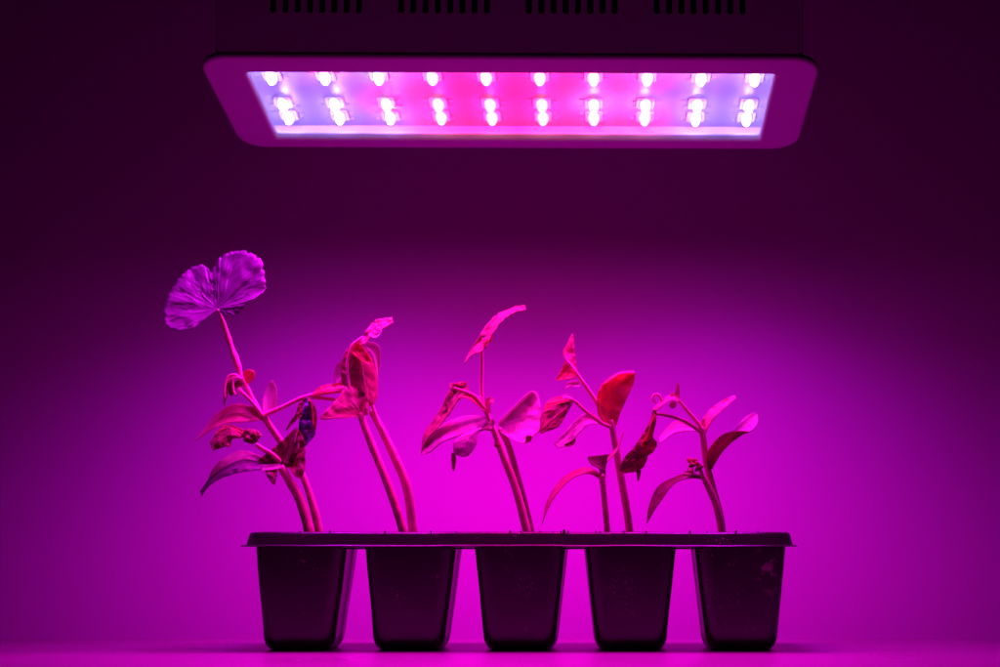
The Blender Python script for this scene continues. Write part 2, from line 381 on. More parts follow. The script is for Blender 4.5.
# cells: tapered rounded-square cups
def cell_mesh(hwt, hwb, seed):
    bm = bmesh.new(); lps = []
    hd_t, hd_b = YD / 2 - .003, YD / 2 - .0075
    prof = [(1, 0, 0), (.995, 0, .0), (.8, 0, 0), (.6, 0, 0), (.4, 0, 0), (.2, 0, 0), (.12, .0000, 0), (.08, .0003, 0), (.045, .0009, 0), (.02, .0018, 0), (.006, .0028, 0), (0, .0042, 0)]
    H = zf - .0004
    for f, ins, _ in prof:
        hw = hwb + (hwt - hwb) * f - ins; hd = hd_b + (hd_t - hd_b) * f - ins
        r = .0058 + .0012 * f
        pts = []
        for (x, y) in rrect(hw, hd, r, 7):
            pts.append((x, y))
        # resample sides so that the walls can carry a shallow moulded rib
        out = []
        n = len(pts)
        for i in range(n):
            a = Vector(pts[i]); b = Vector(pts[(i + 1) % n]); d = (b - a).length
            m_ = 20 if d > .012 else 1
            for q in range(m_):
                t = q / m_; p = a.lerp(b, t)
                if m_ > 1 and q:
                    s = math.sin(math.pi * t); nn = Vector((b.y - a.y, a.x - b.x)).normalized()
                    side = abs(nn.x) > .5
                    p += nn * (-.0003 * s if not side else (.0011 * math.exp(-((p.y / hd - .15) / .22) ** 2) - .0004 * s))
                out.append(p)
        lps.append([(p.x, p.y, H * f + .0001) for p in out])
    loft(bm, lps, False, True)
    for v in bm.verts:
        q = noise.noise(v.co * 45 + Vector((seed * 7, 0, 0))); v.co.x += q * .0003; v.co.y += q * .0003
    me = mesh_of(bm); return me
hwt, hwb = 45.0 / F * YF, 33.5 / F * (YF + .010)
# photo: front faces 255-345 at the top, 264-333 at the bottom
for i, cx in enumerate(ccx):
    me = cell_mesh(hwt, hwb, i)
    o = link('cell', me, M_trayd if i == 4 else M_tray, tray); o.location = loc((cx, tyc, 0))
    sm = o.modifiers.new('thickness', 'SOLIDIFY'); sm.thickness = .0005; sm.offset = -1

# soil filling the cells, with a few crumbs on the rim
bm = bmesh.new(); zs0 = top - .0045
for cx in ccx:
    N_ = 12; vs = {}
    for a in range(N_ + 1):
        for b in range(N_ + 1):
            x = (a / N_ - .5) * 2 * (hwt - .0035); y = (b / N_ - .5) * 2 * (YD / 2 - .0065)
            z = zs0 + noise.noise(Vector((cx * 90 + x * 300, y * 300, 0))) * .0018
            vs[a, b] = bm.verts.new((cx + x, tyc + y, z))
    for a in range(N_):
        for b in range(N_): bm.faces.new((vs[a, b], vs[a + 1, b], vs[a + 1, b + 1], vs[a, b + 1]))
for px, r in ((564, 1.6), (596, .9), (600, .7), (624, .9), (521, .8), (553, .6), (456, .7), (707, .7), (561, .8), (568, .9), (300, .8), (330, 1.0), (385, .8), (431, .9), (510, 1.1), (540, .7), (646, .9), (690, 1.0), (736, 1.1), (758, .7)):
    p = W(px, 531.6, YF + .004); s = r / F * YF
    mat_ = Matrix.Translation((p.x, p.y, top + s * .6)) @ Matrix.Scale(1.0, 4)
    bmesh.ops.create_icosphere(bm, subdivisions=2, radius=s, matrix=mat_)
for v in bm.verts:
    if v.co.z > top - .001: v.co += Vector((noise.noise(v.co * 2000), 0, noise.noise(v.co * 2100))) * .0003
o = link('potting_soil', mesh_of(bm), M_soil); o['kind'] = 'stuff'

# ------------------------------------------------------------------ seedlings
def cr(pts, t):
    """Catmull-Rom through pts (tuples), t in 0..1 by chord length"""
    n = len(pts)
    if n == 1: return pts[0]
    ds = [0]
    for a, b in zip(pts, pts[1:]): ds.append(ds[-1] + max(1e-6, math.dist(a[:2], b[:2])))
    s = t * ds[-1]; i = 0
    while i < n - 2 and s > ds[i + 1]: i += 1
    f = (s - ds[i]) / (ds[i + 1] - ds[i])
    p = [pts[max(0, i - 1)], pts[i], pts[i + 1], pts[min(n - 1, i + 2)]]
    return tuple(.5 * (2 * b + (c - a) * f + (2 * a - 5 * b + 4 * c - d) * f * f + (3 * b - a - 3 * c + d) * f ** 3) for a, b, c, d in zip(*p))
def lin(vals, t):
    if not isinstance(vals, (list, tuple)): return vals
    x = t * (len(vals) - 1); i = min(int(x), len(vals) - 2); return vals[i] + (vals[i + 1] - vals[i]) * (x - i)
MM = .001
class Plant:
    def __init__(s, name, base, Y, label):
        s.Y = Y; p = W(base[0], base[1], Y); p.z = zs0
        s.e = empty(name, p, label, 'seedling', 'young plants growing in the seed tray'); s.o = p
    def P(s, px, py, d=0): return W(px, py, s.Y + d * MM) - s.o
    def fin(s, name, bm, m, thick=0):
        uvl = bm.loops.layers.uv.verify() if False else None
        me = mesh_of(bm); o = link(name, me, m, s.e)
        if thick:
            md = o.modifiers.new('thickness', 'SOLIDIFY'); md.thickness = thick; md.offset = 0
        return o
    def stem(s, pts, wid, m='mid', name='stem', d=0, bumps=.08, hairs=0.5):
        """pts: (px,py[,depth mm]); wid: width in px along the way"""
        pp = [(p[0], p[1], p[2] if len(p) > 2 else lin(d, i / max(1, len(pts) - 1))) for i, p in enumerate(pts)]
        n = max(12, int(sum(math.dist(a[:2], b[:2]) for a, b in zip(pp, pp[1:])) / 3)); K = 10
        cs = [s.P(*cr(pp, i / n)) for i in range(n + 1)]
        bm = bmesh.new(); lps = []; ref = Vector((.1, 1, .05))
        for i, c in enumerate(cs):
            tg = (cs[min(n, i + 1)] - cs[max(0, i - 1)]).normalized()
            a = tg.cross(ref).normalized(); b = tg.cross(a)
            r = lin(wid, i / n) / 2 / F * s.Y * (1 + bumps * noise.noise(c * 260 + Vector((pts[0][0], 0, 0))))
            if i in (0, n): r *= .8
            lps.append([c + (a * math.cos(t * math.tau / K) + b * math.sin(t * math.tau / K)) * r * (1 + .07 * math.cos(3 * t * math.tau / K)) for t in range(K)])
        loft(bm, lps, True, True)
        if hairs:                           # fine fuzz standing off the skin
            rg = random.Random(int(pts[0][0] * 7 + pts[-1][1]))
            L_ = sum((a - b).length for a, b in zip(cs, cs[1:]))
            for _ in range(int(L_ / .0004 * hairs)):
                i = rg.randrange(1, n); c = cs[i]; rr = lps[i][rg.randrange(K)]; nn = (rr - c).normalized()
                q = rr.lerp(lps[i - 1][rg.randrange(K)], 0)
                t1 = (cs[i] - cs[i - 1]).normalized(); sd = t1 * .00005
                q = q + t1 * rg.uniform(-.5, .5) * (cs[i] - cs[i - 1]).length
                tip = q + nn * rg.uniform(.0003, .0008) + Vector((rg.uniform(-1, 1), rg.uniform(-1, 1), rg.uniform(-1, .5))) * .0002
                w_ = nn.cross(t1).normalized() * .00005
                bm.faces.new([bm.verts.new(x) for x in (q - sd, q + sd, tip)]); bm.faces.new([bm.verts.new(x) for x in (q - w_, q + w_, tip)])
        return s.fin(name, bm, SM[m])
    def ribbon(s, A, B, m, dA=0, dB=0, bulge=1.0, crumple=.0, rag=0, name='leaf', n=36, k=12, thick=.00035):
        """blade between two measured edges A and B, each running base -> tip, at depths dA / dB (mm)"""
        bm = bmesh.new(); uv = bm.loops.layers.uv.new('UVMap'); g = {}; uvv = {}
        sd = Vector((A[0][0] * .13, A[0][1] * .17, 0))
        for i in range(n + 1):
            t = i / n; a = cr([p[:2] for p in A], t); b = cr([p[:2] for p in B], t); da, db = lin(dA, t), lin(dB, t)
            wpx = math.dist(a, b)
            for j in range(k + 1):
                v = j / k; x = a[0] + (b[0] - a[0]) * v; y = a[1] + (b[1] - a[1]) * v
                dd = da + (db - da) * v + bulge * math.sin(math.pi * v) * min(1, wpx / 8)
                if crumple: dd += crumple * noise.noise(Vector((x * .16, y * .16, 1)) + sd) + crumple * .5 * noise.noise(Vector((x * .4, y * .4, 5)) + sd)
                if rag and (j in (0, k) or i == n):
                    q = rag * noise.noise(Vector((t * 26, j, 9)) + sd); ex, ey = (a[0] - b[0]), (a[1] - b[1]); l = max(1e-3, math.hypot(ex, ey)); sg = 1 if j == 0 else -1
                    x += ex / l * q * sg; y += ey / l * q * sg
                g[i, j] = bm.verts.new(s.P(x, y, dd)); uvv[g[i, j]] = (v, t)
        for i in range(n):
            for j in range(k):
                f = bm.faces.new((g[i, j], g[i, j + 1], g[i + 1, j + 1], g[i + 1, j]))
                for lp in f.loops: lp[uv].uv = uvv[lp.vert]
        s.fuzz(bm, uv, [[g[i, 0] for i in range(n + 1)], [g[i, k] for i in range(n + 1)]], [[g[i, 1] for i in range(n + 1)], [g[i, k - 1] for i in range(n + 1)]], n)
        return s.fin(name, bm, LM[m], thick)
    def fuzz(s, bm, uv, edges, inner, seed):  # hairs added so the margins catch light as a bright rim
        """short pale hairs along the blade margin"""
        rg = random.Random(seed)
        for ed, inn in zip(edges, inner):
            for a, b, c in zip(ed, ed[1:], inn):
                l = (a.co - b.co).length
                for _ in range(max(1, int(l / .0005))):
                    q = a.co.lerp(b.co, rg.random()); out = (a.co - c.co)
                    if out.length < 1e-6: continue
                    out.normalize(); t = (b.co - a.co).normalized() * .00006
                    tip = q + (out + Vector((rg.uniform(-.5, .5), rg.uniform(-1, 1), rg.uniform(-.3, .6)))).normalized() * rg.uniform(.0002, .0005)
                    f = bm.faces.new([bm.verts.new(x) for x in (q - t, q + t, tip)])
                    for lp in f.loops: lp[uv].uv = (.5, .5)
    def fan(s, base, out, m, d0=0, depth=None, bulge=0, crumple=1.0, rag=.6, name='leaf', n=12, closed=False, thick=.00035, veins=0, freq=.14, scallop=0):
        """blade spreading from its base to a measured outline; depth: mm per outline point"""
        pts = [(p[0], p[1], (depth[i] if depth else (p[2] if len(p) > 2 else 0))) for i, p in enumerate(out)]
        if closed: pts = pts + [pts[0]]
        per = sum(math.dist(a[:2], b[:2]) for a, b in zip(pts, pts[1:])); K = max(16, int(per / 1.5))
        bm = bmesh.new(); uv = bm.loops.layers.uv.new('UVMap'); g = {}; uvv = {}
        sd = Vector((base[0] * .13, base[1] * .17, 0))
        for j in range(K + 1):
            t = j / K; e = cr(pts, t); ex, ey, ed = e
            l = max(1, math.hypot(ex - base[0], ey - base[1]))
            if rag:
                q = rag * noise.noise(Vector((t * per * .22, 3, 0)) + sd) + rag * .6 * noise.noise(Vector((t * per * .6, 8, 0)) + sd)
                if scallop: q += scallop * (abs(math.sin(t * per * .42 + 2 * noise.noise(Vector((t * 9, 1, 1))))) - .6)
                if closed: q *= math.sin(math.pi * t) ** .3
                ex += (ex - base[0]) / l * q; ey += (ey - base[1]) / l * q
            for i in range(n + 1):
                r = i / n; x = base[0] + (ex - base[0]) * r; y = base[1] + (ey - base[1]) * r
                dd = d0 + (ed - 0) * r + bulge * math.sin(math.pi * r)
                dd += (crumple * noise.noise(Vector((x * freq, y * freq, 1)) + sd) + crumple * .5 * noise.noise(Vector((x * .4, y * .4, 5)) + sd)) * min(1, r * 2)
                if veins: dd += veins * r * abs(math.sin(t * math.pi * 5))
                g[i, j] = bm.verts.new(s.P(x, y, dd)); uvv[g[i, j]] = (t, r)
        for i in range(n):
            for j in range(K):
                f = bm.faces.new((g[i, j], g[i, j + 1], g[i + 1, j + 1], g[i + 1, j]))
                for lp in f.loops: lp[uv].uv = uvv[lp.vert]
        s.fuzz(bm, uv, [[g[n, j] for j in range(K + 1)]], [[g[n - 1, j] for j in range(K + 1)]], K)
        bmesh.ops.remove_doubles(bm, verts=bm.verts, dist=1e-6)
        return s.fin(name, bm, LM[m], thick)
    def bud(s, c, rx, ry, m, n=9, seed=1, name='leaf_bud', d=0, rim='pink'):
        """crumpled unopened shoot: small cupped leaflets folded over each other"""
        rg = random.Random(seed); bm = bmesh.new(); uv = bm.loops.layers.uv.new('UVMap')
        sc_ = s.Y / F
        for q in range(n):
            a = math.tau * q / n + rg.uniform(-.3, .3); cx = c[0] + math.cos(a) * rx * .45; cy = c[1] + math.sin(a) * ry * .45
            o = s.P(cx, cy, d + rg.uniform(-2, 2)); rr = max(rx, ry) * .75 * sc_ * rg.uniform(.6, 1)
            rot = Matrix.Rotation(rg.uniform(-.9, .9), 3, 'X') @ Matrix.Rotation(rg.uniform(-.9, .9), 3, 'Z') @ Matrix.Rotation(-a + math.pi / 2, 3, 'Y')
            g = {}
            for i in range(7):
                for j in range(7):
                    uu, vv = j / 6 - .5, i / 6; wd = math.sin(math.pi * min(1, vv * .9 + .08)) * .45
                    p = Vector((uu * 2 * wd * rr * (rx / max(rx, ry) * .5 + .5), (abs(uu) * .9 + vv * vv * .5) * rr * .6, (vv - .3) * rr))
                    p += Vector((noise.noise(Vector((q, i, j)) * .9), noise.noise(Vector((q + 9, i, j)) * .9), noise.noise(Vector((q + 19, i, j)) * .9))) * rr * .22
                    g[i, j] = bm.verts.new(o + rot @ p)
            for i in range(6):
                for j in range(6):
                    f = bm.faces.new((g[i, j], g[i, j + 1], g[i + 1, j + 1], g[i + 1, j]))
                    for lp, (a_, b_) in zip(f.loops, ((i, j), (i, j + 1), (i + 1, j + 1), (i + 1, j))): lp[uv].uv = (b_ / 6, a_ / 6)
        return s.fin(name, bm, LM[m], .0003)

# --- pot 1, back stem: tallest, one broad two-lobed leaf at the top
p = Plant('seedling', (319, 536), .677, 'tallest seedling, in the leftmost cell, topped by a broad purple two-lobed leaf')
p.stem([(320, 546), (319, 530), (313, 505), (303, 476), (286, 449), (271, 427), (262, 414)], [8, 8, 7.5, 7, 7, 7, 7], 'mid', d=[0, 0, 0, 2, 3, 3, 0])
p.stem([(262, 416), (253, 399), (243, 380), (236, 360), (229, 340), (223, 322), (218, 309)], [5.5, 5, 5, 7, 6.5, 5, 4], 'pink', name='petiole', bumps=.5)
p.stem([(263, 416), (254, 404), (246, 396), (238, 388)], [3.5, 3.5, 3.5, 3], 'pink', name='petiole', d=[-3, -3])
p.stem([(262, 416), (281, 408), (300, 399), (318, 394), (342, 391)], [5, 4.5, 4.5, 4.5, 4], 'pink', name='petiole', d=[0, -3, -5])
p.stem([(306, 398), (318, 398), (336, 400)], [3, 3.5, 3], 'pink', name='petiole', d=[-4, -4])
p.fan((217.5, 309), [(212, 300), (210, 285), (211, 274), (222, 257), (235.5, 252), (251, 253.5), (262, 262), (263, 270), (264.5, 278), (266, 288), (258, 296), (249, 302), (238, 314), (226.5, 316), (219, 311)],
      'frond', depth=[1, 3, 5, 6, 5, 3, 0, 0, -2, -4, -6, -6, -5, -3, 0], crumple=1.3, rag=1.8, veins=.15, n=18, freq=.1, scallop=2.2)
p.fan((217, 309), [(214, 312), (204, 319), (193, 328), (177, 330), (165, 324), (166, 303), (175, 285), (186, 271.5), (202, 265.5), (209.6, 271.5), (213.5, 285), (215, 300)],
      'frond', depth=[0, -4, -7, -8, -7, -3, 1, 4, 6, 5, 3, 1], crumple=1.3, rag=1.2, veins=.15, n=18, freq=.1, scallop=1.6)
p.ribbon([(264, 412), (250, 406), (235, 404), (218, 412), (207, 425), (195, 441)], [(263, 420), (246, 422), (229, 423), (215, 428), (205, 434), (195, 441)], 'pink', dA=[0, 2, 4, 4], dB=[0, -5, -7, -4], bulge=1)
p.ribbon([(263, 412), (263, 399), (267, 387), (272, 380)], [(276, 413), (277, 402), (276.5, 389), (272, 380)], 'mag', dA=[0, 4, 6], dB=[0, 1, 4], bulge=1.5)
p.fan((244, 383), [(242, 376), (245, 371), (250, 369.5), (255, 373), (253, 380), (248, 383.5)], 'red', depth=[0, -1, -2, -2, -2, 0], rag=.4)
p.bud((235, 384), 7, 8, 'holed', 7, 3)
p.stem([(243, 381), (236, 375), (228, 377), (224.5, 388), (225, 399)], [3, 3, 3.2, 3, 2], 'pink', name='petiole', d=[-2, -4])
p.stem([(243, 379), (234, 378), (233, 388), (236, 395), (241, 388)], [2.5, 2.5, 2.5, 2, 2], 'pink', name='petiole', d=[-4, -5])
p.ribbon([(233, 377), (226, 378), (223.5, 390), (224, 406)], [(233, 381), (229, 384), (228, 393), (224, 406)], 'pink', dA=0, dB=-2, bulge=.5)
p.fan((232, 380), [(228, 383), (228, 390), (231, 396), (235, 391), (236, 384)], 'dark', depth=[2, 2, 2, 2, 2])
p.fan((237, 381), [(235, 383), (236, 388), (239, 389), (241, 384)], 'dark', depth=[1, 1, 1, 1])
p.ribbon([(306, 398), (299, 404), (296, 413), (290, 422), (286, 430)], [(310, 400), (309, 410), (303, 416), (296, 420), (287, 430)], 'dark', dA=[-5, -6, -4], dB=[-5, -8, -4], crumple=1.5, rag=.7)
p.ribbon([(305, 398), (303, 410), (299, 424), (299, 438), (303, 446)], [(308, 398), (314, 406), (316, 420), (314, 436), (305, 446)], 'blue', dA=[-6, -7, -6], dB=[-5, -4, -3], bulge=-2, crumple=2.5, rag=1)
p.ribbon([(308, 399), (311, 404), (312, 415), (313, 425)], [(310, 399), (315, 407), (317, 419), (315, 432)], 'red', dA=-8, dB=-6, crumple=.6)

# --- pot 1, front stem
p = Plant('seedling', (308, 536), .667, 'drooping seedling in the leftmost cell with dark folded and withered leaves')
p.stem([(310, 546), (309, 530), (300, 500), (289, 480), (281, 466)], [10, 10, 9.5, 9, 8], 'mid')
p.fan((281, 466), [(268, 463), (258, 461), (271, 450), (284, 439), (296, 428), (299, 436), (298, 452), (290, 468)], 'green', depth=[-2, -4, -2, 0, 3, 1, -3, -1], crumple=1, rag=.3, n=14)
p.fan((288, 463), [(291, 450), (296, 438), (298, 430), (304, 440), (305, 457), (304, 473), (298, 478), (292, 472), (287, 465)], 'dark', depth=[-4, -3, 1, 1, -2, -5, -6, -5, -2], crumple=1.6, rag=.6, n=14)
p.ribbon([(281, 464), (258, 461), (244, 459.5), (231, 464), (220, 470.5), (210, 478), (200, 492)], [(281, 468), (258, 470), (239.5, 472.5), (223, 477.5), (213, 483), (207, 488), (202, 496)], 'purple', dA=[0, -1, -3, -4, -3], dB=[0, -6, -9, -8, -5], bulge=-1, crumple=1.2, rag=.5)
p.ribbon([(262, 457), (243, 450.5), (223, 459), (213, 469), (208, 480)], [(260, 463), (244, 461), (231, 465), (219, 472), (208, 480)], 'mag', dA=[0, 4, 5, 3, 0], dB=[0, 0, -3, -3], bulge=.5, crumple=.6)
p.ribbon([(280, 464), (270, 465), (262, 468)], [(281, 468), (272, 470), (262, 470.5)], 'mag', dA=-5, dB=-7)
p.fan((276, 468), [(266, 471), (267, 476), (270, 480), (274, 485), (276, 478), (278, 470)], 'dark', depth=[-4, -6, -7, -7, -6, -4], rag=1.2)
p.stem([(281, 462), (272, 454), (263, 449), (256, 444)], [4, 5, 5, 4], 'pink', name='petiole', d=[-1, -3])
p.bud((251, 436), 8.5, 12, 'holed', 11, 5, d=-2)
p.bud((252, 436), 7.5, 11.5, 'pink', 7, 21, d=-3)
p.bud((253, 438), 6, 10, 'dark', 6, 8, d=-4)
p.ribbon([(248, 428), (241, 433), (236, 429), (226, 426), (216, 433), (210, 443)], [(247, 437), (241, 438), (232, 439), (230, 446), (223, 447), (213, 451)], 'dark', dA=[-2, 0, 2, 0], dB=[-2, -5, -7, -6], bulge=-2, crumple=1.6, rag=1.3)
p.ribbon([(243, 430), (234, 426), (224, 425.5), (215, 433)], [(243, 434), (235, 430), (225, 429), (216, 435)], 'red', dA=[-2, 2, 0], dB=[-3, 0, -1], rag=.8)

# --- pot 2, left stem: pointed pink leaf in front
p = Plant('seedling', (404, 536), .668, 'seedling with a pointed pink leaf in front, left of two in the second cell')
p.stem([(405, 546), (403, 530), (389, 487), (374.5, 451), (363, 421), (360, 413)], [9, 8.5, 8.5, 8, 8, 7], 'mid')
p.fan((362, 416), [(341, 417), (320, 418.5), (336, 400), (347, 386), (357, 377.5), (364, 379), (367.5, 388), (368.5, 403), (368, 415)], 'pink', depth=[-6, -9, -5, -2, 1, 1, 0, -2, -1], bulge=-1.5, crumple=.7, rag=.2, n=16)
p.ribbon([(346, 381), (332, 384), (320, 386.5), (313, 393.5)], [(347, 388), (332, 390), (321, 392), (313, 394)], 'red', dA=[4, 3, 3], dB=[3, 0, 1], crumple=.8, rag=.5)

# --- pot 2, right stem
p = Plant('seedling', (413, 536), .672, 'seedling with a long dark hanging leaf and curled tip, right in the second cell')
p.stem([(414, 546), (413, 530), (407, 487), (394, 455), (380, 426), (371, 410)], [10, 9.5, 9.5, 9, 8, 7], 'mid')
p.stem([(380, 427), (376, 416), (372, 404)], [4, 4, 3], 'pink', name='petiole', d=-3)
p.ribbon([(350, 345), (349, 358), (349.5, 372), (352, 388), (362, 402), (372, 406)], [(362, 343), (368, 351), (374, 364), (377, 382), (377, 397), (373, 407)], 'wine', dA=[-3, -5, -5, -3], dB=[-2, 0, 0, -2], bulge=-2, crumple=.8, rag=.4)
p.ribbon([(350, 345), (358, 343), (365, 350), (372, 362)], [(350, 352), (355, 356), (362, 362), (372, 366)], 'red', dA=-6, dB=-7, crumple=.7)
p.ribbon([(364, 342), (375, 343), (380, 350), (380, 364), (378, 378), (377.5, 396)], [(366, 348), (371, 354), (374.5, 364), (376.5, 376), (376, 386), (376, 397)], 'mag', dA=[2, 4, 3, 0], dB=[2, 2, 1, -1])
p.ribbon([(352, 344), (344, 355), (341, 370), (342, 384)], [(353, 347), (349.5, 357), (349, 372), (347, 387)], 'wine', dA=[-3, -4, -4], dB=[-4, -6, -6], crumple=1.2, rag=.5)
p.ribbon([(344, 360), (338, 363), (334, 374), (336, 384)], [(344, 360), (345, 368), (344, 377), (336, 384)], 'mag', dA=3, dB=2, bulge=1)
p.stem([(350, 391), (348, 378), (347.5, 362), (352, 346), (363, 337)], [2.5, 2.5, 2.5, 2.5, 3], 'pink', name='petiole', d=[-6, -6, -7, -6])
p.ribbon([(351, 344), (362, 338), (367, 330), (372, 323), (379, 319.5), (392, 317.5)], [(356, 347), (366, 343), (371, 338), (377, 334), (384, 328), (393, 323)], 'holed', dA=[-4, 0, 2, 2], dB=[-4, -5, -5, -2], crumple=2, rag=1.4)
p.fan((372, 330), [(368, 335), (373, 338), (378, 337), (382, 331), (380, 327)], 'mag', depth=[-6, -6, -6, -6, -4], rag=1)

# --- pot 3, front stem
p = Plant('seedling', (527, 536), .668, 'seedling with a thin upright shoot arching over at its tip, in the middle cell')
p.stem([(528, 546), (526.7, 530), (516, 489), (504, 457), (495.6, 434), (489, 418), (483, 405), (481, 396)], [9.5, 9, 8.5, 8, 8, 7, 5, 5], 'mid')
p.stem([(482, 399), (481.5, 385), (482, 368), (482, 350), (484, 342)], [4.6, 4.2, 4, 4, 3], 'mid', name='petiole')
p.stem([(484, 408), (476, 397), (466, 392), (454, 388)], [4, 3.5, 3, 2.5], 'mid', name='petiole', d=[-2, -3])
p.ribbon([(464, 364), (470, 351), (477, 340), (486, 326), (497, 315), (513, 307.5), (525, 305)], [(464.5, 364), (472, 355), (484, 350), (490, 339), (499, 325), (512, 313.5), (526, 310)], 'holed', dA=[-2, 0, 2, 2, 0], dB=[-3, -5, -6, -5, -2], crumple=1.8, rag=1.6)
p.fan((489, 336), [(486, 340), (484, 348), (488, 344), (492, 340), (491, 334)], 'red', depth=[-6, -6, -7, -6, -6], rag=.8)
p.ribbon([(466, 382), (456, 383), (449, 390), (443, 404), (434, 419), (424, 434), (421, 452)], [(470, 392), (464, 397), (458, 401), (450, 413), (438, 428), (427, 440), (421, 453)], 'holed', dA=[0, 0, 2, 2, 0], dB=[-3, -6, -6, -5, -1], crumple=1.6, rag=1)
p.fan((458, 388), [(450, 389), (450, 383), (457, 384), (463, 382), (467, 382), (463, 388)], 'pink', depth=[-2, -1, -1, -1, 0, -1], rag=1.4)
p.ribbon([(461, 391), (470, 392), (479, 398), (485, 408)], [(458, 398), (467, 398), (476, 404), (485, 412)], 'red', dA=[-2, 0, 0], dB=[-5, -5, -3], crumple=1, rag=.4)
p.fan((451, 395), [(449, 393), (451, 392), (453, 394), (453, 397), (450, 398)], 'dark', depth=[-7] * 5, d0=-7, rag=.2, name='dark_spot')  # this and the next patch stand in for dark holes in the blade
p.fan((446, 408), [(444.5, 404), (446.5, 403), (448, 407), (447, 412), (445, 413)], 'dark', depth=[-1] * 5, d0=-6, rag=.2, name='dark_spot')
p.ribbon([(488, 418), (476, 415.5), (461, 417), (446, 423), (434.5, 431), (424, 444), (421, 454)], [(487, 421), (476, 429), (459.5, 436), (443, 442), (432, 451), (426, 454), (421, 454)], 'mag', dA=[0, 2, 3, 2, 0], dB=[-1, -7, -9, -8, -5], bulge=-1, crumple=.6)
p.ribbon([(482, 427), (470, 431), (459, 437), (453.5, 443), (454.5, 453), (462, 457)], [(484, 430), (478, 433), (477, 441), (475, 447), (469, 455), (463, 457)], 'mag', dA=[-3, -9, -12, -12], dB=[-3, -7, -9, -10], bulge=-1.5, crumple=.4)
p.ribbon([(452, 453), (451.5, 460), (453, 471)], [(455, 453), (456, 460), (454, 471)], 'dark', dA=-4, dB=-4, bulge=.3)
p.fan((491, 418), [(486, 423), (480.5, 429.5), (486, 430), (492, 430), (495, 421)], 'green', depth=[-3, -5, -5, -4, -2], rag=.2)
p.ribbon([(486, 413), (485, 402), (489, 397), (494, 400)], [(491, 413), (490, 406), (491, 403), (494, 403)], 'pink', dA=0, dB=-2, crumple=.6, rag=.4)
p.fan((500, 449), [(494, 446), (496, 443), (501, 445)], 'dark', depth=[-4, -4, -4], rag=.3)

# --- pot 3, back stem: broad rounded leaf
p = Plant('seedling', (531, 536), .679, 'seedling with one broad rounded pale magenta leaf, behind the thin upright shoot')
p.stem([(532, 546), (531, 530), (524, 500), (513, 460), (507, 442), (499, 428)], [7, 7, 7, 7, 7, 5], 'dark', d=[0, 0, 0, -4])
p.fan((498, 427), [(499, 421), (510, 410.5), (528, 393.5), (536, 392), (540, 403), (541.5, 415), (540.7, 430), (533, 436), (529.5, 442), (519, 442.5), (504, 434.5), (499, 429)], 'mag', depth=[-4, -2, 2, 3, 1, -2, -7, -9, -11, -11, -8, -4], bulge=2, crumple=.7, rag=.3, n=18)
p.fan((526, 437), [(523, 440), (527, 435.5), (532, 437), (529.5, 441.5), (525, 442)], 'dark', d0=-13, depth=[0, 0, 0, 0, 0], rag=.4, crumple=.3, name='dark_spot')

# --- pot 4, tall stem
p = Plant('seedling', (630, 536), .672, 'tall seedling with a glowing red upright leaf, beside the shortest seedling')
p.stem([(630, 546), (629.5, 530), (627, 510), (622, 481.5), (617, 452), (612.4, 428), (611, 420)], [8.5, 8.2, 8, 8, 8, 7, 6], 'dark')
p.stem([(611, 427), (600, 422), (585, 410.5), (576, 402), (569, 399)], [4, 4, 3.6, 3.6, 3], 'pink', name='petiole', d=[-2, -3])
p.stem([(602, 410), (596, 401), (585, 385), (575.6, 372), (567, 361)], [4.5, 4.5, 4, 4, 3], 'pink', name='petiole', d=[-1, -3])
p.ribbon([(610, 428), (599, 416), (597, 400), (600, 388), (609, 378), (621, 372.5), (634, 371.5)], [(614, 428), (617, 423), (621, 411), (628, 396), (633, 385), (634.5, 377), (634, 372)], 'red', dA=[-1, -4, -5, -2, 2], dB=[-1, 0, 1, 3, 3], bulge=2, crumple=.5, rag=.2)
p.ribbon([(604, 383.5), (611, 377.5), (621, 372), (634, 371)], [(604.5, 384), (611.5, 379), (621.5, 373.8), (634.3, 373)], 'pink', dA=[-4, -2, 0], dB=[-5, -3, -1])  # thin pale strip added as the highlight along the red leaf's top edge
p.ribbon([(575, 371), (567, 362), (563, 353), (567, 345), (570, 338), (572, 334)], [(577, 372), (576, 362), (574.5, 352), (574, 344), (573.5, 338), (572.5, 334)], 'pink', dA=[-2, -4, -3, 0], dB=[-1, 0, 1, 1], crumple=.8, rag=.4)
p.ribbon([(566, 361), (561, 370), (556, 380)], [(569, 364), (575, 377), (557, 380.5)], 'red', dA=[-2, -3, -4], dB=[-3, -6, -4], crumple=.8)
p.ribbon([(580, 381), (573, 381), (567, 384), (564, 389)], [(580, 387), (575, 387), (570, 386), (565, 390)], 'mag', dA=4, dB=3, crumple=1, rag=.8)
p.fan((574, 401), [(567, 411), (562.5, 420), (558, 427), (546, 431.5), (540.5, 432.5), (541.5, 415), (550, 407.5), (562, 403)], 'dark', depth=[-2, -3, -4, -6, -6, -2, 0, 0], crumple=1.3, rag=.4, n=14)
p.fan((572, 400), [(552, 407), (543, 414), (546, 403), (553, 398.5), (560, 396.5), (566, 398)], 'red', d0=2, depth=[0, 1, 3, 4, 3, 2], crumple=.6, rag=.6)
p.ribbon([(572, 396), (566, 394), (562, 396)], [(573, 400), (567, 398), (563, 399)], 'mag', dA=2, dB=0, crumple=.8, rag=.7)
p.ribbon([(600, 420), (589, 412), (576, 420), (565, 432), (554, 444)], [(600, 424), (588, 425), (577, 436), (573, 444), (558, 448)], 'mag', dA=[5, 9, 10, 8], dB=[5, 6, 6, 5], bulge=1, crumple=.6)
p.ribbon([(572, 441), (568, 443), (564, 445)], [(575, 438), (574, 444), (567, 447)], 'dark', dA=4, dB=3, crumple=.4)

